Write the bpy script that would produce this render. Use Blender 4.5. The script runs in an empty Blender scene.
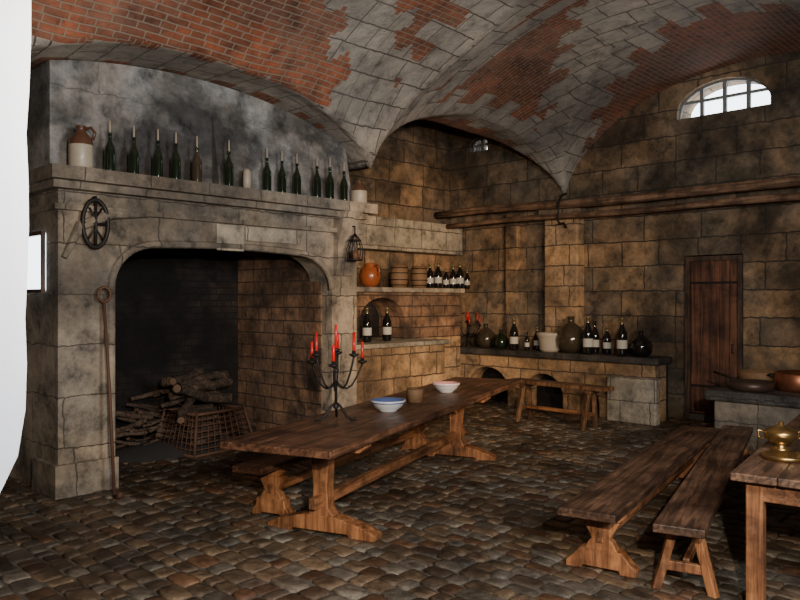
import bpy, bmesh, math, random
from mathutils import Vector, Matrix, noise
random.seed(7)
TH=math.radians(44); CT=math.cos(TH); ST=math.sin(TH)
F=750.0; H=2.1; S=0.819
# ---- survey helpers: camera-frame metres -> room frame (x along back wall, y along left wall)
def P(X,Y,z=0): return Vector((CT*X-ST*Y, ST*X+CT*Y, z))
def v_at(u,px):
    p=(px-400)/F; return (-p*ST*u-CT*u)/(ST-p*CT)
def u_at(v,px):
    p=(px-400)/F; return (p*CT*v-ST*v)/(CT+p*ST)
def Yd(u,v): return -ST*u+CT*v
D=bpy.data
# ---------------------------------------------------------------- materials
class NT:
    def __init__(s,name):
        s.m=D.materials.new(name); s.m.use_nodes=True; s.t=s.m.node_tree; s.n=s.t.nodes; s.l=s.t.links
        s.b=s.n["Principled BSDF"]
    def add(s,t,**k):
        n=s.n.new(t)
        for a,v in k.items(): setattr(n,a,v)
        return n
    def link(s,a,b): s.l.new(a,b)
    def val(s,sock,v):
        if isinstance(v,bpy.types.NodeSocket): s.l.new(v,sock)
        else: sock.default_value=v
    def math(s,op,a,b=0.0,clamp=False):
        n=s.add('ShaderNodeMath',operation=op); n.use_clamp=clamp
        s.val(n.inputs[0],a); s.val(n.inputs[1],b); return n.outputs[0]
    def mix(s,f,a,b,mode='MIX'):
        n=s.add('ShaderNodeMix',data_type='RGBA',blend_type=mode)
        s.val(n.inputs[0],f)
        for i,v in ((6,a),(7,b)):
            if isinstance(v,tuple) and len(v)==3: v=(*v,1)
            s.val(n.inputs[i],v)
        return n.outputs[2]
    def noise(s,vec,scale,detail=4,rough=.55,dist=0):
        n=s.add('ShaderNodeTexNoise'); s.link(vec,n.inputs['Vector']); n.inputs['Scale'].default_value=scale
        n.inputs['Detail'].default_value=detail; n.inputs['Roughness'].default_value=rough; n.inputs['Distortion'].default_value=dist
        return n.outputs['Fac']
    def ramp(s,f,pts):
        n=s.add('ShaderNodeValToRGB'); s.link(f,n.inputs[0]); e=n.color_ramp.elements
        while len(e)<len(pts): e.new(.5)
        for i,(p,c) in enumerate(pts):
            e[i].position=p; e[i].color=(*c,1) if len(c)==3 else c
        return n.outputs[0]
    def bump(s,h,strength=.5,dist=.02,normal=None):
        n=s.add('ShaderNodeBump'); n.inputs['Strength'].default_value=strength; n.inputs['Distance'].default_value=dist
        s.link(h,n.inputs['Height'])
        if normal: s.link(normal,n.inputs['Normal'])
        return n.outputs[0]
    def obj(s): return s.add('ShaderNodeTexCoord').outputs['Object']
    def uv(s): return s.add('ShaderNodeTexCoord').outputs['UV']
    def boxmap(s):
        tc=s.add('ShaderNodeTexCoord'); so=s.add('ShaderNodeSeparateXYZ'); sn=s.add('ShaderNodeSeparateXYZ')
        s.link(tc.outputs['Object'],so.inputs[0]); s.link(tc.outputs['Normal'],sn.inputs[0])
        ax=s.math('GREATER_THAN',s.math('ABSOLUTE',sn.outputs[0]),.7)
        az=s.math('GREATER_THAN',s.math('ABSOLUTE',sn.outputs[2]),.7)
        x=s.math('ADD',s.math('MULTIPLY',ax,so.outputs[1]),s.math('MULTIPLY',s.math('SUBTRACT',1.0,ax),so.outputs[0]))
        y=s.math('ADD',s.math('MULTIPLY',az,so.outputs[1]),s.math('MULTIPLY',s.math('SUBTRACT',1.0,az),so.outputs[2]))
        c=s.add('ShaderNodeCombineXYZ'); s.link(x,c.inputs[0]); s.link(y,c.inputs[1]); return c.outputs[0], tc.outputs['Object']

def masonry(name,c1,c2,mortar,bw,rh,mort=.02,grey=(.2,.2,.19),greyamt=.5,dark=.55,rough=.85,use_uv=False,bumpd=.03,gscale=.35,green=0,soot=.8,jd=.7,sscale=.6,pit=1.0):
    m=NT(name)
    if use_uv: vec=m.uv(); o=m.obj()
    else: vec,o=m.boxmap()
    nz=m.add('ShaderNodeTexNoise'); m.link(o,nz.inputs['Vector']); nz.inputs['Scale'].default_value=7; nz.inputs['Detail'].default_value=5
    va=m.add('ShaderNodeVectorMath',operation='SCALE'); m.link(nz.outputs['Color'],va.inputs[0]); va.inputs['Scale'].default_value=min(bw,rh)*.14
    vb=m.add('ShaderNodeVectorMath',operation='ADD'); m.link(vec,vb.inputs[0]); m.link(va.outputs[0],vb.inputs[1])
    b=m.add('ShaderNodeTexBrick'); m.link(vb.outputs[0],b.inputs['Vector'])
    b.offset=.43; b.squash=.68; b.squash_frequency=3
    b.inputs['Scale'].default_value=1; b.inputs['Brick Width'].default_value=bw; b.inputs['Row Height'].default_value=rh
    b.inputs['Mortar Size'].default_value=mort; b.inputs['Mortar Smooth'].default_value=.15; b.inputs['Bias'].default_value=0
    b.inputs['Color1'].default_value=(*c1,1); b.inputs['Color2'].default_value=(*c2,1); b.inputs['Mortar'].default_value=(*mortar,1)
    g=m.ramp(m.noise(o,gscale*1.6,5,.6,.4),[(.42,(0,0,0)),(.58,(1,1,1))])
    gf=m.math('MULTIPLY',g,greyamt)
    col=m.mix(gf,b.outputs['Color'],grey)
    sp=m.ramp(m.noise(o,3.6,10,.72),[(.33,(dark*.45,)*3),(.47,(dark+.25,)*3),(.64,(1.4,1.37,1.33))])
    col=m.mix(pit,col,sp,'MULTIPLY')
    st=m.ramp(m.noise(o,sscale,9,.62,.25),[(.4,(.13,.12,.115)),(.48,(.6,.58,.55)),(.56,(1.2,1.17,1.13))])
    col=m.mix(soot,col,st,'MULTIPLY')
    if green:
        gg=m.ramp(m.noise(o,1.1,5,.6),[(.5,(0,0,0)),(.68,(1,1,1))])
        col=m.mix(m.math('MULTIPLY',gg,green),col,(.06,.07,.035))
    col=m.mix(m.math('MULTIPLY',b.outputs['Fac'],jd),col,(*mortar,))
    m.link(col,m.b.inputs['Base Color']); m.b.inputs['Roughness'].default_value=rough
    hgt=m.math('ADD',m.math('MULTIPLY',m.math('SUBTRACT',1.0,b.outputs['Fac']),.55),m.math('MULTIPLY',m.noise(o,6,10,.75),1.5))
    m.link(m.bump(hgt,.9,bumpd),m.b.inputs['Normal'])
    return m.m
def wood(name,c1,c2,rough=.45,axis=0,sc=1.0,bump=.004):
    m=NT(name); o=m.obj(); mp=m.add('ShaderNodeMapping'); m.link(o,mp.inputs[0])
    s=[14*sc]*3; s[axis]=1.0*sc; mp.inputs['Scale'].default_value=s
    n=m.noise(mp.outputs[0],1.6,9,.65,.6)
    col=m.ramp(n,[(.3,tuple(x*.25 for x in c1)),(.45,c1),(.6,c2),(.78,tuple(min(1,x*1.2) for x in c2))])
    w=m.ramp(m.noise(o,2.5,8,.68),[(.38,(.3,.27,.25)),(.58,(1.15,1.12,1.1))])
    col=m.mix(.85,col,w,'MULTIPLY')
    m.link(col,m.b.inputs['Base Color'])
    r=m.math('ADD',m.math('MULTIPLY',m.noise(o,6,4),.4),rough-.18); m.link(r,m.b.inputs['Roughness'])
    m.link(m.bump(n,.8,bump),m.b.inputs['Normal']); return m.m
def plain(name,c,rough=.5,metal=0,var=.35,scale=8,bump=0,coat=0,em=None):
    m=NT(name); o=m.obj(); n=m.noise(o,scale,6,.65)
    col=m.mix(n,tuple(x*(1-var) for x in c),tuple(min(1,x*(1+var)) for x in c))
    m.link(col,m.b.inputs['Base Color']); m.b.inputs['Roughness'].default_value=rough; m.b.inputs['Metallic'].default_value=metal
    m.b.inputs['Coat Weight'].default_value=coat
    if bump: m.link(m.bump(n,.6,bump),m.b.inputs['Normal'])
    if em: m.b.inputs['Emission Color'].default_value=(*em[0],1); m.b.inputs['Emission Strength'].default_value=em[1]
    return m.m
M_wall=masonry('ashlar_wall',(.46,.28,.14),(.21,.14,.085),(.05,.037,.027),1.05,.46,.011,grey=(.13,.122,.1),greyamt=.6,green=.25,soot=.8,jd=.6)
M_fire=masonry('fireplace_stone',(.42,.335,.24),(.3,.25,.185),(.09,.072,.055),1.1,.55,.007,grey=(.25,.24,.22),greyamt=.5,dark=.62,gscale=.5,soot=.62,jd=.6,sscale=.5)
M_hood=masonry('hood_plaster',(.29,.27,.245),(.25,.24,.225),(.15,.14,.13),1.9,.9,.004,grey=(.33,.345,.36),greyamt=.7,dark=.6,gscale=.6,soot=.85,jd=.35,sscale=.7)
M_counter=masonry('counter_stone',(.58,.35,.16),(.42,.26,.13),(.1,.065,.04),.7,.4,.012,grey=(.3,.24,.18),greyamt=.4,dark=.6,soot=.7)
M_pale=masonry('pale_limestone',(.52,.43,.3),(.42,.36,.27),(.12,.1,.075),.8,.4,.008,grey=(.3,.28,.25),greyamt=.4,dark=.65,soot=.5)
M_soot_shade=masonry('sooty_shaded_brick',(.05,.033,.024),(.025,.019,.016),(.012,.01,.009),.28,.1,.008,grey=(.012,.011,.01),greyamt=.8,dark=.5,sscale=.9)  # real soot, darkened further so the colour carries the hearth's shadow
M_jamb=masonry('hearth_jamb_stone',(.42,.23,.12),(.27,.155,.09),(.07,.045,.03),.5,.2,.01,grey=(.09,.07,.055),greyamt=.6,dark=.6,soot=.88,sscale=.7)
M_brick=masonry('vault_brick',(.40,.12,.055),(.26,.095,.05),(.32,.25,.18),.27,.085,.009,grey=(.19,.13,.1),greyamt=.5,dark=.65,use_uv=True,bumpd=.015,gscale=.6,soot=.5,sscale=.4,pit=.8)
M_vstone=masonry('vault_stone',(.47,.42,.35),(.36,.32,.27),(.12,.1,.08),.62,.36,.010,grey=(.33,.31,.28),greyamt=.5,dark=.75,use_uv=True,soot=.4,sscale=.4,pit=.8)
M_slab=masonry('slab_dark_stone',(.09,.076,.06),(.065,.055,.046),(.03,.024,.02),1.4,.9,.008,grey=(.09,.09,.09),greyamt=.4,rough=.5)
def paver_mat():
    m=NT('paver_stone'); a=m.add('ShaderNodeVertexColor'); a.layer_name='Col'; o=m.obj()
    sp=m.ramp(m.noise(o,5,9,.76),[(.36,(.33,.31,.29)),(.58,(1.3,1.27,1.22))])
    col=m.mix(1.0,a.outputs['Color'],sp,'MULTIPLY')
    big=m.ramp(m.noise(o,.9,8,.68,.4),[(.41,(.38,.355,.33)),(.56,(1.25,1.2,1.15))])
    col=m.mix(.9,col,big,'MULTIPLY')
    rd=m.ramp(m.noise(o,.55,3,.5),[(.62,(0,0,0)),(.72,(1,1,1))]); col=m.mix(m.math('MULTIPLY',rd,.25),col,(.26,.1,.05))
    m.link(col,m.b.inputs['Base Color'])
    r=m.math('ADD',m.math('MULTIPLY',m.noise(o,2.2,6,.7),.6),.17); m.link(r,m.b.inputs['Roughness'])
    h=m.noise(o,9,8,.72); m.link(m.bump(h,.9,.025),m.b.inputs['Normal']); return m.m
M_paver=paver_mat()
M_joint=plain('floor_joint_dirt',(.1,.085,.065),.9)
M_wtop=wood('table_top_wood',(.09,.042,.024),(.2,.095,.05),.38)
M_wleg=wood('trestle_wood',(.22,.088,.034),(.4,.175,.068),.5,axis=2)
M_wlegx=wood('stretcher_wood',(.19,.078,.031),(.35,.15,.06),.5)
M_bench=wood('bench_wood',(.085,.047,.028),(.195,.107,.062),.4)
M_dkleg=wood('dark_leg_wood',(.12,.06,.03),(.23,.12,.055),.5,axis=2)
M_beam=wood('beam_wood',(.16,.09,.05),(.33,.19,.11),.75,axis=0,sc=.6,bump=.01)
M_door=wood('door_wood',(.11,.043,.022),(.21,.085,.04),.6,axis=2,sc=.6)
M_frame=wood('door_frame_wood',(.06,.035,.022),(.11,.06,.035),.6,axis=2)
M_iron=plain('wrought_iron',(.03,.025,.022),.55,.5,bump=.003)
M_rust=plain('rusty_iron',(.14,.068,.038),.7,.3,bump=.003)
M_glassg=plain('dark_green_glass',(.01,.018,.008),.12,0,.2,coat=.5)
M_glassb=plain('black_glass',(.008,.008,.007),.1,0,.2,coat=.6)
M_glassc=plain('brown_glass',(.05,.037,.022),.15,0,.3,coat=.6)
M_label=plain('paper_label',(.5,.47,.4),.8,0,.15)
M_foil=plain('foil',(.3,.23,.11),.4,.7)
M_cork=plain('candle_wax',(.42,.34,.24),.6,0,.1)
M_red=plain('red_candle_wax',(.7,.02,.016),.35,0,.1)
M_stonew=plain('stoneware',(.42,.36,.27),.45,0,.2,coat=.3)
M_stoneb=plain('stoneware_brown_glaze',(.1,.045,.025),.3,0,.3,coat=.5)
M_terra=plain('orange_glazed_clay',(.3,.08,.024),.3,0,.35,coat=.5)
M_bowl=plain('bowl_ceramic',(.72,.72,.7),.3,0,.06,coat=.4)
M_bowlb=plain('bowl_blue',(.08,.12,.28),.3,0,.3,coat=.4)
M_bowlp=plain('bowl_pink',(.6,.3,.27),.3,0,.2,coat=.4)
M_wick=plain('wicker',(.2,.11,.05),.7,0,.5,30,.004)
M_log=wood('log_bark',(.07,.045,.03),(.16,.105,.07),.85,axis=0,bump=.02)
M_cut=plain('cut_wood',(.2,.12,.07),.7,0,.3)
M_brass=plain('brass',(.5,.33,.13),.3,.95,.3)
M_copper=plain('copper',(.36,.14,.07),.4,.85,.4)
M_pan=plain('blackened_pan',(.08,.05,.035),.45,.5,.4)
M_white=plain('white_limewash',(.9,.9,.92),.8,0,.04,5,.004)
M_wframe=plain('window_bars',(.2,.2,.19),.6)
M_ash=plain('ash',(.05,.044,.038),.95,0,.5,6,.02)
# ---------------------------------------------------------------- mesh builder
class B:
    def __init__(s): s.bm=bmesh.new(); s.mats=[]; s.M=Matrix.Identity(4)
    def mi(s,m):
        if m not in s.mats: s.mats.append(m)
        return s.mats.index(m)
    def face(s,vs,m,smooth=False):
        try: f=s.bm.faces.new(vs)
        except ValueError: return
        f.material_index=s.mi(m); f.smooth=smooth; return f
    def v(s,p): return s.bm.verts.new(s.M@Vector(p))
    def hexa(s,pts,m):
        v=[s.v(p) for p in pts]
        for q in ((3,2,1,0),(4,5,6,7),(0,1,5,4),(1,2,6,5),(2,3,7,6),(3,0,4,7)): s.face([v[i] for i in q],m)
    def box(s,x0,x1,y0,y1,z0,z1,m):
        s.hexa([(x0,y0,z0),(x1,y0,z0),(x1,y1,z0),(x0,y1,z0),(x0,y0,z1),(x1,y0,z1),(x1,y1,z1),(x0,y1,z1)],m)
    def beam(s,a,b,w,h,m,up=(0,0,1)):
        a=Vector(a);b=Vector(b);d=(b-a).normalized();upv=Vector(up)
        if abs(d.dot(upv))>.98: upv=Vector((0,1,0))
        sd=d.cross(upv).normalized(); u2=sd.cross(d).normalized()
        q=[(-1,-1),(1,-1),(1,1),(-1,1)]
        p0=[a+sd*(w/2*i)+u2*(h/2*j) for i,j in q]; p1=[b+sd*(w/2*i)+u2*(h/2*j) for i,j in q]
        s.hexa(p0+p1,m)
    def prism(s,poly,axis,a,b,m):
        def mk(p,t):
            return {'x':(t,p[0],p[1]),'y':(p[0],t,p[1]),'z':(p[0],p[1],t)}[axis]
        A=[s.v(mk(p,a)) for p in poly]; C=[s.v(mk(p,b)) for p in poly]
        s.face(A[::-1],m); s.face(C,m)
        n=len(poly)
        for i in range(n): s.face([A[i],A[(i+1)%n],C[(i+1)%n],C[i]],m)
    def tube(s,pts,r,m,seg=8,closed=False,caps=True):
        pts=[Vector(p) for p in pts]; n=len(pts); rings=[]
        rr=r if isinstance(r,(list,tuple)) else [r]*n
        prev=None
        for i,p in enumerate(pts):
            if closed: d=pts[(i+1)%n]-pts[i-1]
            else: d=pts[min(i+1,n-1)]-pts[max(i-1,0)]
            d.normalize()
            if prev is None:
                a=Vector((0,0,1)) if abs(d.z)<.9 else Vector((1,0,0)); e=d.cross(a).normalized()
            else:
                e=(prev-d*prev.dot(d)); 
                e=e.normalized() if e.length>1e-6 else d.cross(Vector((0,0,1))).normalized()
            prev=e; g=d.cross(e)
            rings.append([s.v(p+(e*math.cos(t)+g*math.sin(t))*rr[i]) for t in [2*math.pi*k/seg for k in range(seg)]])
        rng=n if closed else n-1
        for i in range(rng):
            A=rings[i];C=rings[(i+1)%n]
            for k in range(seg): s.face([A[k],A[(k+1)%seg],C[(k+1)%seg],C[k]],m,True)
        if caps and not closed: s.face(rings[0][::-1],m); s.face(rings[-1],m)
    def lathe(s,prof,c,mfun,seg=20,sx=1,sy=1):
        rings=[]
        for r,z in prof:
            if r<1e-5: rings.append([s.v((c[0],c[1],c[2]+z))])
            else: rings.append([s.v((c[0]+sx*r*math.cos(t),c[1]+sy*r*math.sin(t),c[2]+z)) for t in [2*math.pi*k/seg for k in range(seg)]])
        for i in range(len(rings)-1):
            m=mfun(i) if callable(mfun) else mfun
            A=rings[i];C=rings[i+1]
            for k in range(seg):
                a=[A[k%len(A)],A[(k+1)%len(A)],C[(k+1)%len(C)],C[k%len(C)]]
                u=[]; [u.append(x) for x in a if x not in u]
                if len(u)>2: s.face(u,m,True)
    def done(s,name,bevel=0,loc=None,rot=0,seg=2):
        bmesh.ops.recalc_face_normals(s.bm,faces=s.bm.faces)
        big=[f for f in s.bm.faces if len(f.verts)>8]
        if big: bmesh.ops.triangulate(s.bm,faces=big,quad_method='BEAUTY',ngon_method='EAR_CLIP')
        me=D.meshes.new(name); s.bm.to_mesh(me); s.bm.free()
        for m in s.mats: me.materials.append(m)
        o=D.objects.new(name,me); bpy.context.scene.collection.objects.link(o)
        if loc is not None: o.location=loc
        o.rotation_euler.z=rot
        if bevel:
            md=o.modifiers.new('bevel','BEVEL'); md.width=bevel; md.segments=seg; md.limit_method='ANGLE'; md.angle_limit=.6
        return o
def inst(o,loc,rot=0,sc=1):
    n=D.objects.new(o.name.split('.')[0],o.data); bpy.context.scene.collection.objects.link(n)
    n.location=loc; n.rotation_euler.z=rot; n.scale=(sc,)*3
    return n
def arcpts(cx,cz,rx,rz,a0,a1,n): return [(cx+rx*math.cos(a0+(a1-a0)*i/n),cz+rz*math.sin(a0+(a1-a0)*i/n)) for i in range(n+1)]
def boolcut(o,cutters):
    for c in cutters:
        m=o.modifiers.new('cut','BOOLEAN'); m.operation='DIFFERENCE'; m.object=c; m.solver='EXACT'
    dg=bpy.context.evaluated_depsgraph_get(); ev=o.evaluated_get(dg); me=D.meshes.new_from_object(ev)
    o.modifiers.clear(); o.data=me
    for c in cutters: D.objects.remove(c)

U0,U1,V0,V1=-11.0,4.0,-1.6,13.0
SP=3.95; VB=7.7
# ---------------------------------------------------------------- floor
def floor():
    me=D.meshes.new('floor'); bm=bmesh.new(); cl=bm.loops.layers.color.new('Col')
    def q(vs,mi,c,sm=False):
        f=bm.faces.new(vs); f.material_index=mi; f.smooth=sm
        for l in f.loops: l[cl]=c
    a=[bm.verts.new(p) for p in ((U0-.3,V0-.3,-.012),(U1+.3,V0-.3,-.012),(U1+.3,V1+.3,-.012),(U0-.3,V1+.3,-.012))]
    q(a,1,(1,1,1,1))
    v=V0
    while v<V1:
        h=random.uniform(.13,.21); u=U0+random.uniform(-.2,0)
        while u<U1:
            w=random.uniform(.13,.3)
            if Yd(u,v)>3.2:
                cx=u+w/2+random.uniform(-.01,.01);cy=v+h/2+random.uniform(-.015,.015)
                tz=random.uniform(-.006,.010); tx=random.gauss(0,.035); ty=random.gauss(0,.045)
                N=10; rg=[]
                for (sc,zz) in ((1,-.022),(.99,-.006),(.9,.004),(.5,.007)):
                    r_=[]
                    for k in range(N):
                        t=2*math.pi*k/N+.31
                        c_,s_=math.cos(t),math.sin(t); e=.4
                        x=abs(c_)**e*(1 if c_>0 else -1)*(w/2-.003)*sc; y=abs(s_)**e*(1 if s_>0 else -1)*(h/2-.003)*sc
                        jj=1+.09*noise.noise(Vector((cx*5+c_*2,cy*5+s_*2,0)))
                        x*=jj;y*=jj
                        r_.append(bm.verts.new((cx+x,cy+y,zz+(tz+x*tx+y*ty if zz>-.02 else 0))))
                    rg.append(r_)
                r=random.random(); k=random.uniform(.75,1.2)
                col=(.39*k,.335*k,.27*k,1) if r<.55 else ((.4*k,.38*k,.345*k,1) if r<.9 else (.37*k,.28*k,.21*k,1))
                for A,C in zip(rg,rg[1:]):
                    for i in range(N): q([A[i],A[(i+1)%N],C[(i+1)%N],C[i]],0,col,True)
                q(rg[-1],0,col,True)
            u+=w
        v+=h
    bm.to_mesh(me); bm.free(); me.materials.append(M_paver); me.materials.append(M_joint)
    o=D.objects.new('floor',me); bpy.context.scene.collection.objects.link(o)
floor()
# ---------------------------------------------------------------- vaulted ceiling (groined)
def ell(t): return math.sqrt(max(0,1-t*t))
def hU(u):
    c=-4.2 if u>-8 else -11.8
    if u>-.4: c=3.4
    return SP+2.15*ell((u-c)/3.8)
def sU(u):
    if u<-8: return 0
    if u<-4.2: return min(u+8,3.4)
    if u<-.4: return min(-.4-u,3.4)
    return 0
def cell(u):
    s=sU(u); b0=VB-.9*s; return s,b0,(b0+V1)/2,(V1-b0)/2,1.3+.9*(1-(1-s/3.4)**2)
def hV(u,v):
    s,b0,c,hf,cr=cell(u)
    if v>b0: return SP+cr*ell((v-c)/hf)
    if v>2: return SP+.95*ell((v-(2+b0)/2)/((b0-2)/2))
    return SP+.95*ell((v+.85)/2.85)
def ceil():
    st=.065; nu=int(round((U1-U0)/st)); nv=int(round((V1-V0)/st))
    su=(U1-U0)/nu; sv=(V1-V0)/nv
    def z(u,v):
        a=hU(u); b=hV(u,v)
        if u<-8 and v<VB: a=SP
        return max(a,b),a>b
    def arclen(f,a,b,n):
        L=[0]; p=f(a)
        for i in range(1,n+1):
            x=a+(b-a)*i/n; q=f(x); L.append(L[-1]+math.hypot((b-a)/n,min(abs(q-p),.5))); p=q
        return L
    LU=arclen(hU,U0,U1,nu); LV=arclen(lambda v:hV(-7,v),V0,V1,nv)
    # groin line in plan, from the back-wall springer and from the fireplace springer
    def line(p,q,u,v):
        d=Vector((q[0]-p[0],q[1]-p[1])); L=d.length; d/=L; w=Vector((u-p[0],v-p[1])); t=w.dot(d)
        return t,abs(w.x*d.y-w.y*d.x),L
    cre=[]
    for i in range(nu):
        u=U0+(i+.5)*su; s,b0,c,hf,cr=cell(u); a=(hU(u)-SP)/cr
        cre.append((c,hf*ell(a) if a<1 else 0))
    verts=[];faces=[];mi=[];uvs=[]
    for j in range(nv+1):
        for i in range(nu+1):
            u=U0+i*su; v=V0+j*sv
            n=noise.noise(Vector((u*.9,v*.9,0)))*.05
            verts.append((u,v,z(u,v)[0]+n))
    for j in range(nv):
        for i in range(nu):
            faces.append((j*(nu+1)+i,(j+1)*(nu+1)+i,(j+1)*(nu+1)+i+1,j*(nu+1)+i+1))
            u=U0+(i+.5)*su; v=V0+(j+.5)*sv; zz,isU=z(u,v)
            L=LV[j] if not isU else LU[i]
            par=int(L/.36)%2
            stone=False
            c,dv=cre[i]; d=min(abs(v-(c+dv)),abs(v-(c-dv)))*.62
            if -8<u<-.4 and dv>.05 and d<(.3 if par else .58): stone=True
            # heart of the rib carries on over the crown
            for (p,q) in (((-8,13),(-4.2,8.3)),((-.4,13),(-4.2,8.3)),((-8,7.7),(-4.2,4.0))):
                t,dd,LL=line(p,q,u,v)
                if -.2<t<LL+.4 and dd<(.3 if int(t/.36)%2 else .55): stone=True
            if zz<4.55+.3*par: stone=True
            if not isU and abs(u+8)<.25+.25*par: stone=True
            if isU and v<8 and abs(u+4.2)<.2+.2*(int(LV[j]/.36)%2): stone=True
            mi.append(1 if stone else 0)
            if isU: uvs+=[(LV[j],LU[i]),(LV[j+1],LU[i]),(LV[j+1],LU[i+1]),(LV[j],LU[i+1])]
            else: uvs+=[(U0+i*su,LV[j]),(U0+i*su,LV[j+1]),(U0+(i+1)*su,LV[j+1]),(U0+(i+1)*su,LV[j])]
    me=D.meshes.new('ceiling'); me.from_pydata(verts,[],faces); me.materials.append(M_brick); me.materials.append(M_vstone)
    me.polygons.foreach_set('material_index',mi); ul=me.uv_layers.new(name='UVMap')
    for k,l in enumerate(ul.data): l.uv=uvs[k]
    me.polygons.foreach_set('use_smooth',[True]*len(faces))
    o=D.objects.new('ceiling',me); bpy.context.scene.collection.objects.link(o)
ceil()
# ---------------------------------------------------------------- walls
W=.6
b=B(); b.box(U0-W,U1+W,V1,V1+W,-.1,6.6,M_wall); wb=b.done('wall_back')
cut=[]
def lun(u0,u1,z0,zs,zt):
    c=B(); c.prism([(u0,z0),(u1,z0)]+arcpts((u0+u1)/2,zs,(u1-u0)/2,zt-zs,0,math.pi,14),'y',V1-.2,V1+W+.2,M_wall); return c.done('cutter')
cut.append(lun(-5.72,-4.15,5.3,5.42,5.88)); cut.append(lun(-10.4,-9.92,5.36,5.5,5.66))
c=B(); c.box(-5.6,-4.58,V1-.2,V1+.35,-.05,2.88,M_wall); cut.append(c.done('cutter'))
boolcut(wb,cut)
b=B(); b.box(U0-W,U0,V0-W,V1,-.1,6.6,M_wall); b.done('wall_left')
b=B(); b.box(U1,U1+W,V0-W,V1,-.1,6.6,M_wall); b.done('wall_right')
b=B(); b.box(U0,U1,V0-W,V0,-.1,6.6,M_wall); b.done('wall_front')
b=B(); b.box(-8.3,-7.55,V1-.28,V1,0,3.75,M_counter); b.box(-8.4,-7.45,V1-.36,V1,3.75,3.98,M_wall); b.done('trim_1',.03)
b=B(); b.box(-9.35,-9.05,V1-.14,V1,0,3.9,M_wall); b.done('trim_2',.02)
# windows
def window(name,u0,u1,z0,zs,zt,nb):
    b=B(); y0=V1+.14;y1=V1+.2
    out=[(u0,z0),(u1,z0)]+arcpts((u0+u1)/2,zs,(u1-u0)/2,zt-zs,0,math.pi,14)
    b.tube([(x,y0,z) for x,z in out],.035,M_wframe,6,closed=True)
    for i in range(1,nb):
        x=u0+(u1-u0)*i/nb; k=abs((x-(u0+u1)/2)/((u1-u0)/2)); top=zs+(zt-zs)*ell(k)
        b.box(x-.03,x+.03,y0-.02,y1-.02,z0,top,M_wframe)
    b.box(u0,u1,y0-.015,y1-.02,(z0+zt)/2-.02,(z0+zt)/2+.025,M_wframe)
    b.done(name)
window('window_1',-5.72,-4.15,5.3,5.42,5.88,4); window('window_2',-10.4,-9.92,5.36,5.5,5.66,2)
# door
b=B(); n=5
for i in range(n):
    x0=-5.5+i*.82/n; b.box(x0+.004,x0+.82/n-.004,V1+.1,V1+.15,.12,2.78,M_door)
for zz in (.6,2.4): b.box(-5.5,-4.68,V1+.085,V1+.1,zz-.02,zz+.02,M_iron)
b.tube([(-4.78,V1+.1,1.35),(-4.78,V1+.05,1.35),(-4.78,V1+.05,1.2),(-4.78,V1+.1,1.2)],.012,M_iron)
for x0,x1,z0,z1 in ((-5.58,-5.5,0,2.86),(-4.68,-4.6,0,2.86),(-5.5,-4.68,2.78,2.86)): b.box(x0,x1,V1+.02,V1+.22,z0,z1,M_frame)
b.box(-5.5,-4.68,V1+.02,V1+.22,0,.11,M_slab)
b.done('door_1',.006)
def pole(name,z,v,u0,u1,r,sag):
    b=B(); pts=[];rr=[]
    for i in range(25):
        t=i/24; pts.append((u0+(u1-u0)*t,v+.04*noise.noise(Vector((t*4,z,0))),z-sag*math.sin(math.pi*t)+.05*noise.noise(Vector((t*5,1,z)))))
        rr.append(r*(1+.2*noise.noise(Vector((t*9,z,3)))))
    b.tube(pts,rr,M_beam,7); return b.done(name)
pole('ceiling_beam',3.97,12.5,U0+.05,U1-.05,.085,.05); pole('ceiling_beam',3.7,12.45,-10.6,U1-.05,.06,.02)
b=B()
for x in (-7.75,):
    b.tube([(x,12.64,4.15),(x,12.5,4.12),(x,12.38,3.97),(x,12.34,3.62),(x,12.42,3.56),(x,12.55,3.58),(x,12.64,3.5)],.022,M_iron,6)
b.done('beam_bracket')
# ---------------------------------------------------------------- fireplace
b=B()
FU=-8.13; VL,VR=3.2,7.5
b.box(U0+.02,FU,VL,3.78,0,3.38,M_fire); b.box(U0+.02,FU-.25,3.78,3.8,0,3.38,M_soot_shade)
b.box(FU-.6,FU+.06,VL-.05,3.84,0,.35,M_fire)
b.box(FU-.22,FU,7.02,VR,0,3.38,M_fire); b.box(U0+.02,FU-.22,7.0,VR,0,3.38,M_jamb)
b.box(U0+.02,-10.45,3.8,7.0,0,3.38,M_soot_shade)
poly=[(3.78,3.4),(3.78,2.25)]
poly+= [(3.78+.55-.55*math.cos(t),2.25+.5*math.sin(t)) for t in [math.pi/2*i/10 for i in range(1,11)]]
poly+= [(4.33+(6.4-4.33)*i/8,2.75+.03*math.sin(math.pi*i/8)) for i in range(1,8)]
poly+= [(6.4+.62*math.cos(t),2.25+.5*math.sin(t)) for t in [math.pi/2-math.pi/2*i/10 for i in range(0,11)]]
poly+= [(7.02,3.4)]
b.prism(poly,'x',FU-.45,FU-.002,M_fire)
b.box(-10.45,FU-.45,3.8,7.0,3.2,3.38,M_soot_shade)
b.tube([(FU,y,z) for y,z in poly[1:-1]],.045,M_fire,8)
b.tube([(FU,3.78,0.36)]+[(FU,y,z) for y,z in poly[1:2]],.045,M_fire,8)
b.box(U0+.02,FU+.08,VL-.06,VR+.06,3.06,3.12,M_fire)
b.box(U0+.02,FU+.14,VL-.1,VR+.1,3.28,3.36,M_fire); b.box(U0+.02,FU+.26,VL-.16,VR+.18,3.36,3.5,M_fire)
b.tube([(FU+.04,3.25,2.55),(FU+.05,3.42,2.9),(FU+.06,3.75,3.05),(FU+.05,4.2,3.08)],[.03,.06,.06,.03],M_fire,8)
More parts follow.
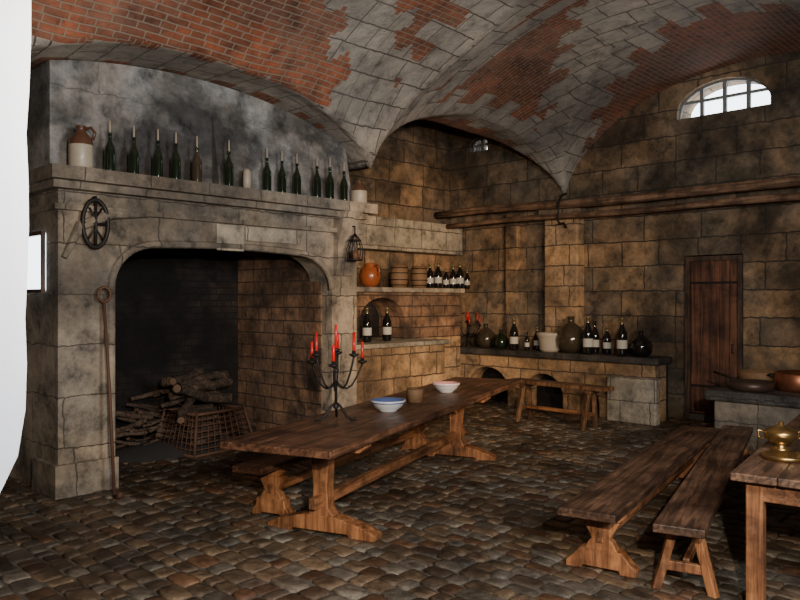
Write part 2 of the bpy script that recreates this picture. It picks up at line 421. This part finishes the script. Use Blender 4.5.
b.prism([(FU,2.45),(FU+.05,2.45),(FU+.1,2.65),(FU+.1,2.9),(FU+.18,3.1),(FU+.24,3.36),(FU,3.36)],'y',7.05,7.4,M_fire)
hood=[(VL,3.5)]+[(v,hV(-8.4,v)-.03) for v in [VL+(VR-VL)*i/30 for i in range(31)]]+[(VR,3.5)]
b.prism(hood,'x',U0+.02,FU-.22,M_hood)
b.prism([(FU-.22,3.5),(FU-.04,3.5),(FU-.1,3.9),(FU-.22,4.5)],'y',5.2,VR-.05,M_hood)
fp=b.done('fireplace',.025)
b=B()
for a_,c_,z0_,z1_ in ((216,243,2.72,3.05),(245,300,2.86,3.05)):
    v0,v1=v_at(FU,a_),v_at(FU,c_); b.box(FU+.002,FU+.03,v0,v1,z0_,z1_,M_pale)
b.done('frieze_stone',.012)
b=B(); uu=u_at(3.2,22),u_at(3.2,46); y=VL-.012
M_day=plain('glowing_pane',(.8,.85,.95),.4,0,.05,3,0,0,((.8,.9,1),5))  # pane glows by emission in place of daylight; solid stone behind
z0,z1=2.2,2.83
b.box(uu[0],uu[1],y-.0,y+.01,z0,z1,M_day)
for x in (uu[0],uu[1]): b.box(x-.015,x+.015,y-.04,y,z0-.02,z1+.02,M_frame)
for zz in (z0,z1): b.box(uu[0]-.02,uu[1]+.02,y-.045,y,zz-.02,zz+.02,M_frame)
b.done('window_3')
# ---------------------------------------------------------------- nook masonry (stove + ledge)
b=B()
b.box(U0+.01,-8.9,VR+.01,10.4,0,1.3,M_counter); b.box(U0+.01,-8.83,VR+.01,10.46,1.3,1.38,M_pale)
n0,n1=v_at(-9.6,360),v_at(-9.6,405)
poly=[(VR+.01,1.38),(n0,1.38)]+[(((n0+n1)/2)-(n1-n0)/2*math.cos(t),1.72+.42*math.sin(t)) for t in [math.pi*i/14 for i in range(15)]]+[(n1,1.38),(11.7,1.38),(11.7,2.24),(VR+.01,2.24)]
b.prism(poly,'x',-10.3,-9.6,M_jamb); b.box(U0+.01,-10.3,VR+.01,11.7,1.38,2.24,M_soot_shade)
b.box(U0+.01,-9.6,10.4,11.7,0,1.38,M_counter)
b.box(U0+.01,-9.52,VR+.01,11.75,2.24,2.33,M_fire)
b.done('stone_stove',.02)
b=B(); b.box(U0+.01,-10.6,VR+.01,V1-.01,3.1,3.75,M_pale); b.done('trim_4',.02)
# ---------------------------------------------------------------- back counter
b=B(); c0,c1=-10.1,-5.7; vf=12.1; ct=1.0
def archfront(u0,u1,spans):
    poly=[(u0,0)]
    for a,c_,zs,zr in spans:
        poly+=[(a,0),(a,zs)]+[((a+c_)/2-(c_-a)/2*math.cos(t),zs+zr*math.sin(t)) for t in [math.pi*i/12 for i in range(1,12)]]+[(c_,zs),(c_,0)]
    poly+=[(u1,0),(u1,ct),(u0,ct)]
    return poly
b.prism(archfront(c0,c1,[(-9.75,-8.75,.35,.4),(-8.35,-7.5,.3,.4),(-7.15,-6.75,.2,.3)]),'y',vf,vf+.45,M_counter)
b.box(c0,c1,vf+.45,V1-.37,0,ct,M_soot_shade)
b.box(c0,c1+.08,vf-.1,V1-.37,ct,ct+.12,M_slab)
b.box(-6.5,-5.6,vf-.18,vf,0,.78,M_pale)
b.done('stone_counter',.03)
# ---------------------------------------------------------------- right stone sink block
b=B(); b.box(-3.9,-1.5,10,11.2,0,.78,M_fire); b.box(-4.0,-1.45,9.92,11.25,.78,.92,M_slab); b.done('stone_block',.03)
# ---------------------------------------------------------------- bottles
def bottle(name,h,r,glass,label=False,candle=0,foil=False):
    b=B(); P_=[(0,.0),(r*.7,0),(r*.97,.02*h),(r,.06*h),(r,.2*h),(r,.42*h),(r,.52*h),(r*.93,.6*h),(r*.65,.7*h),(r*.4,.78*h),(r*.34,.84*h),(r*.32,.95*h),(r*.4,.955*h),(r*.4,.985*h),(r*.3,h),(0,h)]
    def mf(i):
        if label and i in (4,): return M_label
        if foil and i>=10: return M_foil
        return glass
    b.lathe(P_,(0,0,0),mf,18)
    if candle: b.lathe([(0,h*.98),(.01,h*.99),(.008,h+candle),(0,h+candle+.005)],(0,0,0),M_cork,8)
    return b.done(name)
used={}
def put(kind,loc,rot=0,sc=1):
    mk={'wg':lambda:bottle('wine_bottle',.44,.056,M_glassg,False,.13),'wc':lambda:bottle('wine_bottle',.44,.06,M_glassc,False,.13),
        'wl':lambda:bottle('wine_bottle',.46,.06,M_glassb,True,.0),
        'cb':lambda:bottle('champagne_bottle',.5,.075,M_glassb,True,0,True),'cg':lambda:bottle('champagne_bottle',.62,.085,M_glassb,True,0,True)}
    if kind not in used:
        o=mk[kind](); o.location=loc; o.rotation_euler.z=rot; o.scale=(sc,)*3; used[kind]=o; return o
    return inst(used[kind],loc,rot,sc)
MZ=3.5
for px,k,s in ((110,'wg',1),(134,'wg',.98),(158,'wg',1),(176,'wg',1),(197,'wc',1),(229,'wg',1.03),(267,'wg',1.02),(282,'wg',1),(297,'wg',1),(317,'wg',1.02),(330,'wg',1.05),(344,'wg',1)):
    put(k,(-8.02,v_at(-8.02,px),MZ),random.uniform(0,6),s)
def jug(name,h,r,handle=True):
    b=B(); pr=[(0,0),(r*.9,0),(r,.05*h),(r,.55*h),(r*.95,.66*h),(r*.7,.78*h),(r*.42,.86*h),(r*.36,.95*h),(r*.45,.97*h),(r*.42,h),(r*.25,h),(0,h*.93)]
    b.lathe(pr,(0,0,0),lambda i:M_stonew if i<3 else M_stoneb,20)
    if handle: b.tube([(r*.3,0,.93*h),(r*.8,0,.97*h),(r*1.15,0,.85*h),(r*.95,0,.68*h)],.018,M_stoneb,8)
    return b.done(name)
o=jug('stoneware_jug',.46,.125); o.location=(-8.03,v_at(-8.03,81),MZ); o.rotation_euler.z=.9
o=jug('stoneware_jug',.34,.12,False); o.location=(-8.03,v_at(-8.03,359),MZ)
b=B(); b.lathe([(0,0),(.05,0),(.055,.12),(.05,.22),(.03,.26),(0,.26)],(0,0,0),M_stonew,14); o=b.done('stoneware_pot'); o.location=(-8.0,v_at(-8.0,247),MZ)
US=2.33
b=B(); b.lathe([(0,0),(.1,0),(.17,.08),(.2,.2),(.17,.32),(.1,.38),(.12,.42),(.1,.43),(.07,.4),(0,.36)],(0,0,0),M_terra,22)
b.tube([(.1,0,.36),(.2,0,.4),(.24,0,.28),(.18,0,.2)],.02,M_terra); o=b.done('glazed_clay_jar'); o.location=(-9.72,v_at(-9.72,370),US)
def cask(name,r,h,mat):
    b=B(); b.lathe([(0,0),(r*.85,0),(r*.95,h*.25),(r,h*.5),(r*.95,h*.75),(r*.85,h),(r*.78,h),(r*.78,h*.94),(0,h*.94)],(0,0,0),mat,20)
    for k in (.12,.35,.65,.88):
        rr=r*(.9+.1*math.sin(k*math.pi))+.006; b.tube([(rr*math.cos(t),rr*math.sin(t),h*k) for t in [2*math.pi*i/20 for i in range(20)]],.009,M_iron,5,closed=True)
    return b.done(name)
for px,r,h in ((399,.17,.42),(419,.16,.42)):
    o=cask('small_cask',r,h,M_wick); o.location=(-9.75,v_at(-9.75,px),US)
for i,px in enumerate((430,438,446,453,460,467)):
    put('cb',(-9.72-.1*(i%2),v_at(-9.72-.1*(i%2),px),US),i,(.95,1.05,.8)[i%3])
for px in (367,387): put('cg',(-9.3,v_at(-9.3,px),1.38),2.4,.95)
CZ=1.12
def demijohn(name,r,mat):
    b=B(); b.lathe([(0,0),(r*.6,0),(r*.92,r*.35),(r,r*.8),(r*.9,r*1.25),(r*.5,r*1.65),(r*.22,r*1.85),(r*.2,r*2.15),(r*.27,r*2.2),(r*.2,r*2.25),(0,r*2.25)],(0,0,0),mat,22); return b.done(name)
for px,v,r,m in ((486,12.4,.22,M_glassc),(571,12.35,.3,M_glassc),(501,12.3,.17,M_glassg),(641,12.3,.2,M_glassb)):
    o=demijohn('demijohn',r,m); o.location=(u_at(v,px),v,CZ)
for px,v,k,s in ((514,12.15,'cg',1),(527,12.2,'wl',.8),(588,12.1,'cg',1.1),(595,12.4,'wl',1.3),(622,12.12,'cg',1.08),(607,12.45,'cb',1),(537,12.45,'cb',.9)):
    put(k,(u_at(v,px),v,CZ),-.7,s)
b=B(); b.lathe([(0,0),(.2,0),(.24,.05),(.25,.2),(.29,.3),(.31,.33),(.3,.36),(.25,.35),(.2,.1),(0,.08)],(0,0,0),M_stonew,24); o=b.done('stone_mortar'); o.location=(u_at(12.25,550),12.25,CZ); o.scale=(.85,.85,1)
# ---------------------------------------------------------------- candelabra
def candelabra(h=1.0,arms=6,R=.27):
    b=B()
    b.tube([(0,0,.12),(0,0,h*.62)],.014,M_iron); b.lathe([(0,.1),(.03,.12),(.02,.16),(0,.17)],(0,0,0),M_iron,10)
    b.lathe([(0,h*.42),(.03,h*.44),(.03,h*.46),(0,h*.48)],(0,0,0),M_iron,10)
    for k in range(3):
        a=2*math.pi*k/3+.3; c,s_=math.cos(a),math.sin(a)
        b.tube([(0,0,.17),(.05*c,.05*s_,.14),(.12*c,.12*s_,.05),(.18*c,.18*s_,.014),(.22*c,.22*s_,.02),(.22*c,.22*s_,.045)],.013,M_iron,7)
    for k in range(arms):
        a=2*math.pi*k/arms+.25; c,s_=math.cos(a),math.sin(a); r=R*(1 if k%2 else .72); zz=h*(.5 if k%2 else .58)
        pts=[(0,0,h*.36)]+[(r*t*c,r*t*s_,h*.36-.09*math.sin(math.pi*t)*1.3+(zz-h*.36)*t*t) for t in (.2,.4,.6,.8,.93,1)]
        b.tube(pts,.010,M_iron,6)
        b.lathe([(0,zz),(.02,zz),(.05,zz+.02),(.045,zz+.03),(.02,zz+.03),(.02,zz+.06),(0,zz+.06)],(r*c,r*s_,0),M_iron,12)
        b.lathe([(0,zz+.03),(.016,zz+.03),(.014,zz+.2+.05*random.random()),(0,zz+.22+.0)],(r*c,r*s_,0),M_red,10)
    b.lathe([(0,h*.62),(.02,h*.62),(.05,h*.64),(.02,h*.65),(0,h*.66)],(0,0,0),M_iron,12)
    b.lathe([(0,h*.64),(.017,h*.64),(.014,h*.86),(0,h*.87)],(0,0,0),M_red,10)
    return b.done('candelabra')
# ---------------------------------------------------------------- table
TT=.92
near=Vector((-1.0,6.1)); dr=Vector((.408,.913)).normalized(); L=5.66; Wd=1.06
def place(obj_,X,Y,dX,dY,z=0):
    p=P(X,Y,z); d=P(dX,dY,0); obj_.location=p; obj_.rotation_euler.z=math.atan2(d.y,d.x)
def trestle_leg(b,x,wd,h,foot,mat,thick=.1):
    y=foot/2
    b.prism([(-y,0),(-y*.55,0),(-y*.5,.03),(y*.5,.03),(y*.55,0),(y,0),(y,.05),(y*.8,.1),(.16,.17),(-.16,.17),(-y*.8,.1),(-y,.05)],'x',x-thick*.6,x+thick*.6,mat)
    b.prism([(-.14,.15),(.14,.15),(.085,.24),(.07,h*.5),(.09,h-.2),(.15,h-.1),(-.15,h-.1),(-.09,h-.2),(-.07,h*.5),(-.085,.24)],'x',x-thick/2,x+thick/2,mat)
    b.prism([(-wd/2,h-.05),(-wd/2+.06,h-.1),(wd/2-.06,h-.1),(wd/2,h-.05),(wd/2,h),(-wd/2,h)],'x',x-thick/2,x+thick/2,mat)
b=B()
n=3
for i in range(n):
    y0=-Wd/2+i*Wd/n; b.box(0,L-random.uniform(0,.01),y0+.002,y0+Wd/n-.002,TT-.065,TT+random.uniform(-.002,.002),M_wtop)
b.box(0.0-.06,0,-Wd/2,Wd/2,TT-.062,TT-.001,M_wtop); b.box(L,L+.06,-Wd/2,Wd/2,TT-.062,TT-.001,M_wtop)
for x in (.75,4.3): trestle_leg(b,x,Wd*.86,TT-.066,1.1,M_wleg,.13)
b.beam((.55,0,.3),(4.55,0,.3),.07,.1,M_wlegx)
b.beam((.8,0,.62),(1.4,0,.84),.06,.07,M_wlegx); b.beam((4.25,0,.62),(3.7,0,.84),.06,.07,M_wlegx)
t=b.done('trestle_table',.008); place(t,near.x,near.y,dr.x,dr.y)
def bench(name,X,Y,dX,dY,L,w,h,legs,style,seat=M_bench,th=.06,lm=None):
    lm=lm or M_wleg
    b=B(); b.box(0,L,-w/2,w/2,h-th,h,seat)
    for x in legs:
        if style=='slab':
            trestle_leg(b,x,w*.9,h-th,w*1.25,lm,.09)
        else:
            for s_ in (-1,1): b.beam((x-.02,s_*w*.2,h-th),(x-.06,s_*w*.58,0.0),.07,.06,lm)
            b.beam((x-.045,-w*.42,h*.33),(x-.045,w*.42,h*.33),.04,.07,lm); b.box(x-.07,x+.05,-w*.4,w*.4,h-th-.06,h-th,lm)
    if style=='slab': b.beam((legs[0]-.06,0,.27),(legs[-1]+.06,0,.27),.05,.09,M_wlegx)
    else: b.beam((legs[0],0,h*.36),(legs[-1],0,h*.36),.045,.06,M_wlegx)
    o=b.done(name,.007); place(o,X,Y,dX,dY); return o
bench('bench',1.36,5.5,.535,.845,4.35,.44,.55,(.4,3.8),'slab')
bench('bench',1.90,5.12,.482,.876,4.7,.34,.55,(.35,4.3),'splay')
bench('bench',-1.42,6.95,.430,.903,4.3,.34,.55,(.42,3.85),'slab',M_wtop)
o=bench('bench',0,0,1,0,1.9,.34,.72,(.3,1.6),'splay',M_dkleg,.06,M_dkleg); o.location=(-7.75,10.9,0); o.rotation_euler.z=-.05
# right table
b=B(); L2,W2,T2=3.5,1.15,.95
for i in range(4): b.box(-.05,L2,-W2+i*W2/4+.002,-W2+(i+1)*W2/4-.002,T2-.055,T2,M_bench)
for x0,x1,y0,y1 in ((.1,L2-.1,-.12,-.08),(.1,L2-.1,-W2+.08,-W2+.12),(.08,.12,-W2+.08,-.08),(L2-.12,L2-.08,-W2+.08,-.08)): b.box(x0,x1,y0,y1,T2-.2,T2-.055,M_wlegx)
for x in (.13,L2-.13):
    for y in (-.13,-W2+.13): b.box(x-.055,x+.055,y-.055,y+.055,0,T2-.055,M_wleg)
o=b.done('kitchen_table',.008); place(o,2.23,5.05,.58,.815)
# ---------------------------------------------------------------- things on table
def pix(px,py,z):
    Y=(H-z)*F/(py-300); return P((px-400)/F*Y,Y,z)
def bowl(m1,m2,r=.17,hh=.12):
    b=B(); b.lathe([(0,0),(r*.5,0),(r*.52,.015),(r*.75,hh*.35),(r*.95,hh*.8),(r,hh),(r*.96,hh),(r*.9,hh*.75),(r*.65,hh*.3),(0,.02)],(0,0,0),lambda i:m1 if i<3 or i>7 else (m2 if i in(6,7) else m1),28)
    b.tube([(r*.96*math.cos(t),r*.96*math.sin(t),hh*.82) for t in [2*math.pi*i/28 for i in range(28)]],.006,m2,5,closed=True)
    return b.done('ceramic_bowl')
o=bowl(M_bowl,M_bowlb,.19,.12); o.location=pix(388,411,TT+.003)
o=bowl(M_bowl,M_bowlp,.18,.12); o.location=pix(446,392,TT+.003)
b=B(); b.lathe([(0,0),(.09,0),(.1,.14),(.09,.16),(.08,.13),(0,.1)],(0,0,0),M_wick,16)
o=b.done('wicker_pot'); o.location=pix(415,402,TT+.003)
o=candelabra(1.08,6,.29); o.location=pix(336,420,TT+.004)
o=candelabra(.85,6,.3); o.location=(u_at(12.35,468),12.35,CZ)
b=B(); b.lathe([(0,0),(.12,0),(.11,.03),(.06,.05),(.06,.07),(.13,.1),(.18,.16),(.19,.2),(.18,.23),(.1,.27),(.03,.3),(.03,.33),(0,.34)],(0,0,0),M_brass,24)
for s_ in (-1,1): b.tube([(s_*.17,0,.21),(s_*.25,0,.23),(s_*.25,0,.15),(s_*.17,0,.14)],.012,M_brass)
o=b.done('brass_tureen'); o.location=P(2.92,5.75,T2); o.rotation_euler.z=.6; o.scale=(.65,)*3
b=B(); b.lathe([(0,0),(.14,0),(.16,.03),(.15,.035),(0,.01)],(0,0,0),M_brass,24); o=b.done('brass_plate'); o.location=P(2.78,5.42,T2)
b=B(); b.lathe([(0,0),(.24,0),(.27,.03),(.28,.12),(.27,.12),(.25,.03),(0,.02)],(0,0,0),M_pan,24); b.tube([(.27,0,.1),(.5,0,.14),(.75,0,.17)],[.02,.015,.018],M_iron); o=b.done('frying_pan'); o.location=(-3.5,10.25,.92); o.rotation_euler.z=2.6
b=B(); b.lathe([(0,0),(.26,0),(.3,.05),(.31,.22),(.28,.25),(.26,.2),(0,.05)],(0,0,0),M_copper,24)
for s_ in (-1,1): b.tube([(s_*.3,-.06,.17),(s_*.38,-.04,.19),(s_*.38,.04,.19),(s_*.3,.06,.17)],.014,M_iron)
o=b.done('copper_cauldron'); o.location=(-3.02,10.6,.92)
b=B(); b.lathe([(0,0),(.2,0),(.28,.1),(.3,.2),(.28,.2),(.24,.08),(0,.04)],(0,0,0),M_wick,24); o=b.done('wicker_basket'); o.location=(-3.6,10.9,.92)
# ---------------------------------------------------------------- iron wall pieces
b=B(); vc=v_at(FU,92); x_=FU+.09
b.tube([(x_,vc+.14*math.cos(t),2.93+.26*math.sin(t)) for t in [2*math.pi*i/28 for i in range(28)]],.024,M_iron,8,closed=True)
b.tube([(x_,vc,2.68),(x_+.01,vc,2.93),(x_,vc,3.19)],.018,M_iron); b.tube([(x_,vc-.13,2.93),(x_,vc+.13,2.93)],.016,M_iron)
b.tube([(x_,vc-.08,2.76),(x_,vc,2.88),(x_,vc+.08,2.76)],.014,M_iron); b.tube([(x_,vc-.07,3.1),(x_,vc,2.98),(x_,vc+.07,3.1)],.014,M_iron)
b.tube([(FU+.02,vc,3.22),(x_+.01,vc,3.22),(x_+.01,vc,3.17)],.012,M_iron)
b.done('iron_trivet')
b=B(); vc=v_at(FU+.2,353); zc=2.85; uc=FU+.24
b.tube([(uc+.1*math.cos(t),vc+.1*math.sin(t),zc-.18) for t in [2*math.pi*i/16 for i in range(16)]],.014,M_iron,6,closed=True)
b.tube([(uc+.08*math.cos(t),vc+.08*math.sin(t),zc+.1) for t in [2*math.pi*i/16 for i in range(16)]],.012,M_iron,6,closed=True)
for k in range(6):
    a=math.pi*k/3; b.tube([(uc+.1*math.cos(a),vc+.1*math.sin(a),zc-.18),(uc+.12*math.cos(a),vc+.12*math.sin(a),zc-.03),(uc+.08*math.cos(a),vc+.08*math.sin(a),zc+.1),(uc,vc,zc+.2)],.009,M_iron,6)
b.lathe([(0,-.17),(.06,-.17),(.05,-.05),(0,-.04)],(uc,vc,zc),M_rust,12); b.tube([(uc,vc,zc+.19),(uc,vc,zc+.3),(FU+.02,vc,zc+.3)],.011,M_iron)
b.done('hanging_lantern')
b=B(); p0=Vector((FU+.42,3.62,0.02)); p1=Vector((FU+.1,v_at(FU,100),2.08)); 
b.tube([p0,(p0+p1)/2+Vector((.02,0,0)),p1],.018,M_rust,8)
b.tube([p1+Vector((.01,.07*math.cos(t),.08+.08*math.sin(t))) for t in [2*math.pi*i/16 for i in range(16)]],.016,M_rust,6,closed=True)
b.tube([p0,p0+Vector((.1,0,.0)),p0+Vector((.14,0,.05))],.018,M_rust)
b.done('fire_poker')
# ---------------------------------------------------------------- log basket & wood
b=B(); bc=pix(205,448,0)
a0,a1,bh=.55,.42,.55
rot=.15
cb=[(-a0*.8,-a0),(a0*.8,-a0),(a0*.8,a0),(-a0*.8,a0)]; cbt=[(x*a1/a0,y*a1/a0) for x,y in cb]
for i in range(4):
    A=cb[i];C=cb[(i+1)%4];E=cbt[i];G=cbt[(i+1)%4]
    b.tube([(A[0],A[1],.02),(C[0],C[1],.02)],.02,M_rust,6); b.tube([(E[0],E[1],bh),(G[0],G[1],bh)],.022,M_rust,6); b.tube([(A[0],A[1],.0),(E[0],E[1],bh+.03)],.022,M_rust,6)
    for k in range(1,9):
        t=k/9
        b.tube([(A[0]+(C[0]-A[0])*t,A[1]+(C[1]-A[1])*t,.02),(E[0]+(G[0]-E[0])*t,E[1]+(G[1]-E[1])*t,bh)],.008,M_rust,4)
    for k in range(1,7):
        t=k/7; q=lambda u,w:(u[0]+(w[0]-u[0])*t,u[1]+(w[1]-u[1])*t,.02+(bh-.02)*t)
        b.tube([q(A,E),q(C,G)],.008,M_rust,4)
b.done('log_basket',0,bc,rot)
def log(b,c,d,L,r,m=None):
    c=Vector(c);d=Vector(d).normalized(); n=6
    pts=[c+d*L*(i/(n-1)-.5)+Vector([random.uniform(-.02,.02)*L for _ in range(3)]) for i in range(n)]
    b.tube(pts,[r*random.uniform(.82,1.15) for _ in range(n)],m or M_log,9,caps=False)
    for p,s_ in ((pts[0],-1),(pts[-1],1)):
        dd=(pts[0]-pts[1]).normalized() if s_<0 else (pts[-1]-pts[-2]).normalized()
        b.tube([p-dd*.01,p+dd*.004],r*.85,M_cut,9)
b=B()
for k in range(9):
    a=random.uniform(.9,2.0); log(b,(random.uniform(-.1,.1),random.uniform(-.12,.12),.1+.055*k),(math.cos(a),math.sin(a),random.uniform(-.1,.15)),random.uniform(.4,.55),random.uniform(.05,.08))
for k in range(9):
    a=random.uniform(.8,2.3); log(b,(random.uniform(-.2,.15),random.uniform(-.35,.1),.68+.05*k*.9),(math.cos(a),math.sin(a),random.uniform(-.3,.4)),random.uniform(.6,1.0),random.uniform(.04,.075))
b.done('firewood',0,bc,rot)
b=B()
for k in range(80):
    a=random.gauss(1.5,.5); x=random.uniform(-.35,.35); y=random.uniform(-1.0,1.0); z=.05+random.random()**1.3*.9*(1-abs(y)/1.6)
    log(b,(x,y,z),(math.cos(a)*.5,math.sin(a),random.uniform(-.3,.3)),random.uniform(.4,.9),random.uniform(.012,.04),M_log)
b.done('faggot_heap',0,(-9.95,5.6,0))
b=B(); b.lathe([(.9,0),(.75,.04),(.45,.1),(.2,.13),(0,.14)],(0,0,0),M_ash,24,.7,1.3); b.done('ash_pile',0,(-9.6,5.4,0))
# ---------------------------------------------------------------- white doorway jamb by the camera
b=B(); N=60
def jx(py):
    pts=[(-400,34),(0,31),(60,30),(150,27),(230,29),(300,26),(380,27),(430,24),(470,14),(490,5),(510,-10),(560,-30),(700,-60),(1400,-90)]
    for (a,x0),(c,x1) in zip(pts,pts[1:]):
        if a<=py<=c: return x0+(x1-x0)*(py-a)/(c-a)
    return pts[-1][1] if py>0 else pts[0][1]
YJ=1.25; cols=[]
for i in range(N+1):
    z=0+4.6*i/N; py=300-(z-H)*F/YJ; x=(jx(max(-400,min(1400,py)))-400)/F*YJ+.004*noise.noise(Vector((0,0,z*9)))
    cols.append([b.v(P(x,YJ,z)),b.v(P(x-.25,YJ+.3,z)),b.v(P(x-1.0,YJ+.3,z)),b.v(P(x-1.0,YJ-.1,z))])
for i in range(N):
    for k in range(4): b.face([cols[i][k],cols[i][(k+1)%4],cols[i+1][(k+1)%4],cols[i+1][k]],M_white)
b.face(cols[0][::-1],M_white); b.face(cols[-1],M_white)
b.done('door_jamb')
# ---------------------------------------------------------------- lights
def light(kind,name,loc,e,col,target=None,size=.5,spot=None,blend=.6):
    l=D.lights.new(name,kind); l.energy=e; l.color=col
    if kind=='AREA': l.size=size
    else: l.shadow_soft_size=size
    if spot: l.spot_size=math.radians(spot); l.spot_blend=blend
    o=D.objects.new(name,l); bpy.context.scene.collection.objects.link(o); o.location=loc
    if target is not None: o.rotation_euler=(Vector(target)-Vector(loc)).to_track_quat('-Z','Y').to_euler()
    return o
light('SPOT','flash_lamp',P(.6,.1,2.7),1250,(1,.88,.74),P(-.3,10,2.4),.04,96,.7)
light('SPOT','warm_lamp',P(4.4,3.4,3.4),3200,(1,.7,.42),P(.2,14.5,1.7),.35,42,1.0)
light('AREA','daylight_side',P(2.6,1.2,3.2),360,(.92,.95,1),P(.5,8,5.6),1.0)
light('SPOT','jamb_fill',P(-.25,.15,2.5),140,(.95,.97,1),P(-.85,1.25,2.1),.1,60,.4)  # spot added beside the camera only to overexpose the jamb
w=D.worlds.new('World'); bpy.context.scene.world=w; w.use_nodes=True
bg=w.node_tree.nodes['Background']; bg.inputs[0].default_value=(.85,.93,1,1); bg.inputs[1].default_value=6
# ---------------------------------------------------------------- camera
cam=D.cameras.new('camera'); co=D.objects.new('camera',cam); bpy.context.scene.collection.objects.link(co)
cam.lens=36*F/800; cam.sensor_width=36; co.location=(0,0,H); co.rotation_euler=(math.pi/2,0,TH); cam.clip_start=.05
bpy.context.scene.camera=co
for o in list(bpy.context.scene.objects):
    if o.parent is None:
        o.location=o.location*S
        if o.type=='LIGHT':
            o.data.energy*=S*S
            if o.data.type=='AREA': o.data.size*=S
            else: o.data.shadow_soft_size*=S
        elif o.type!='CAMERA': o.scale=o.scale*S
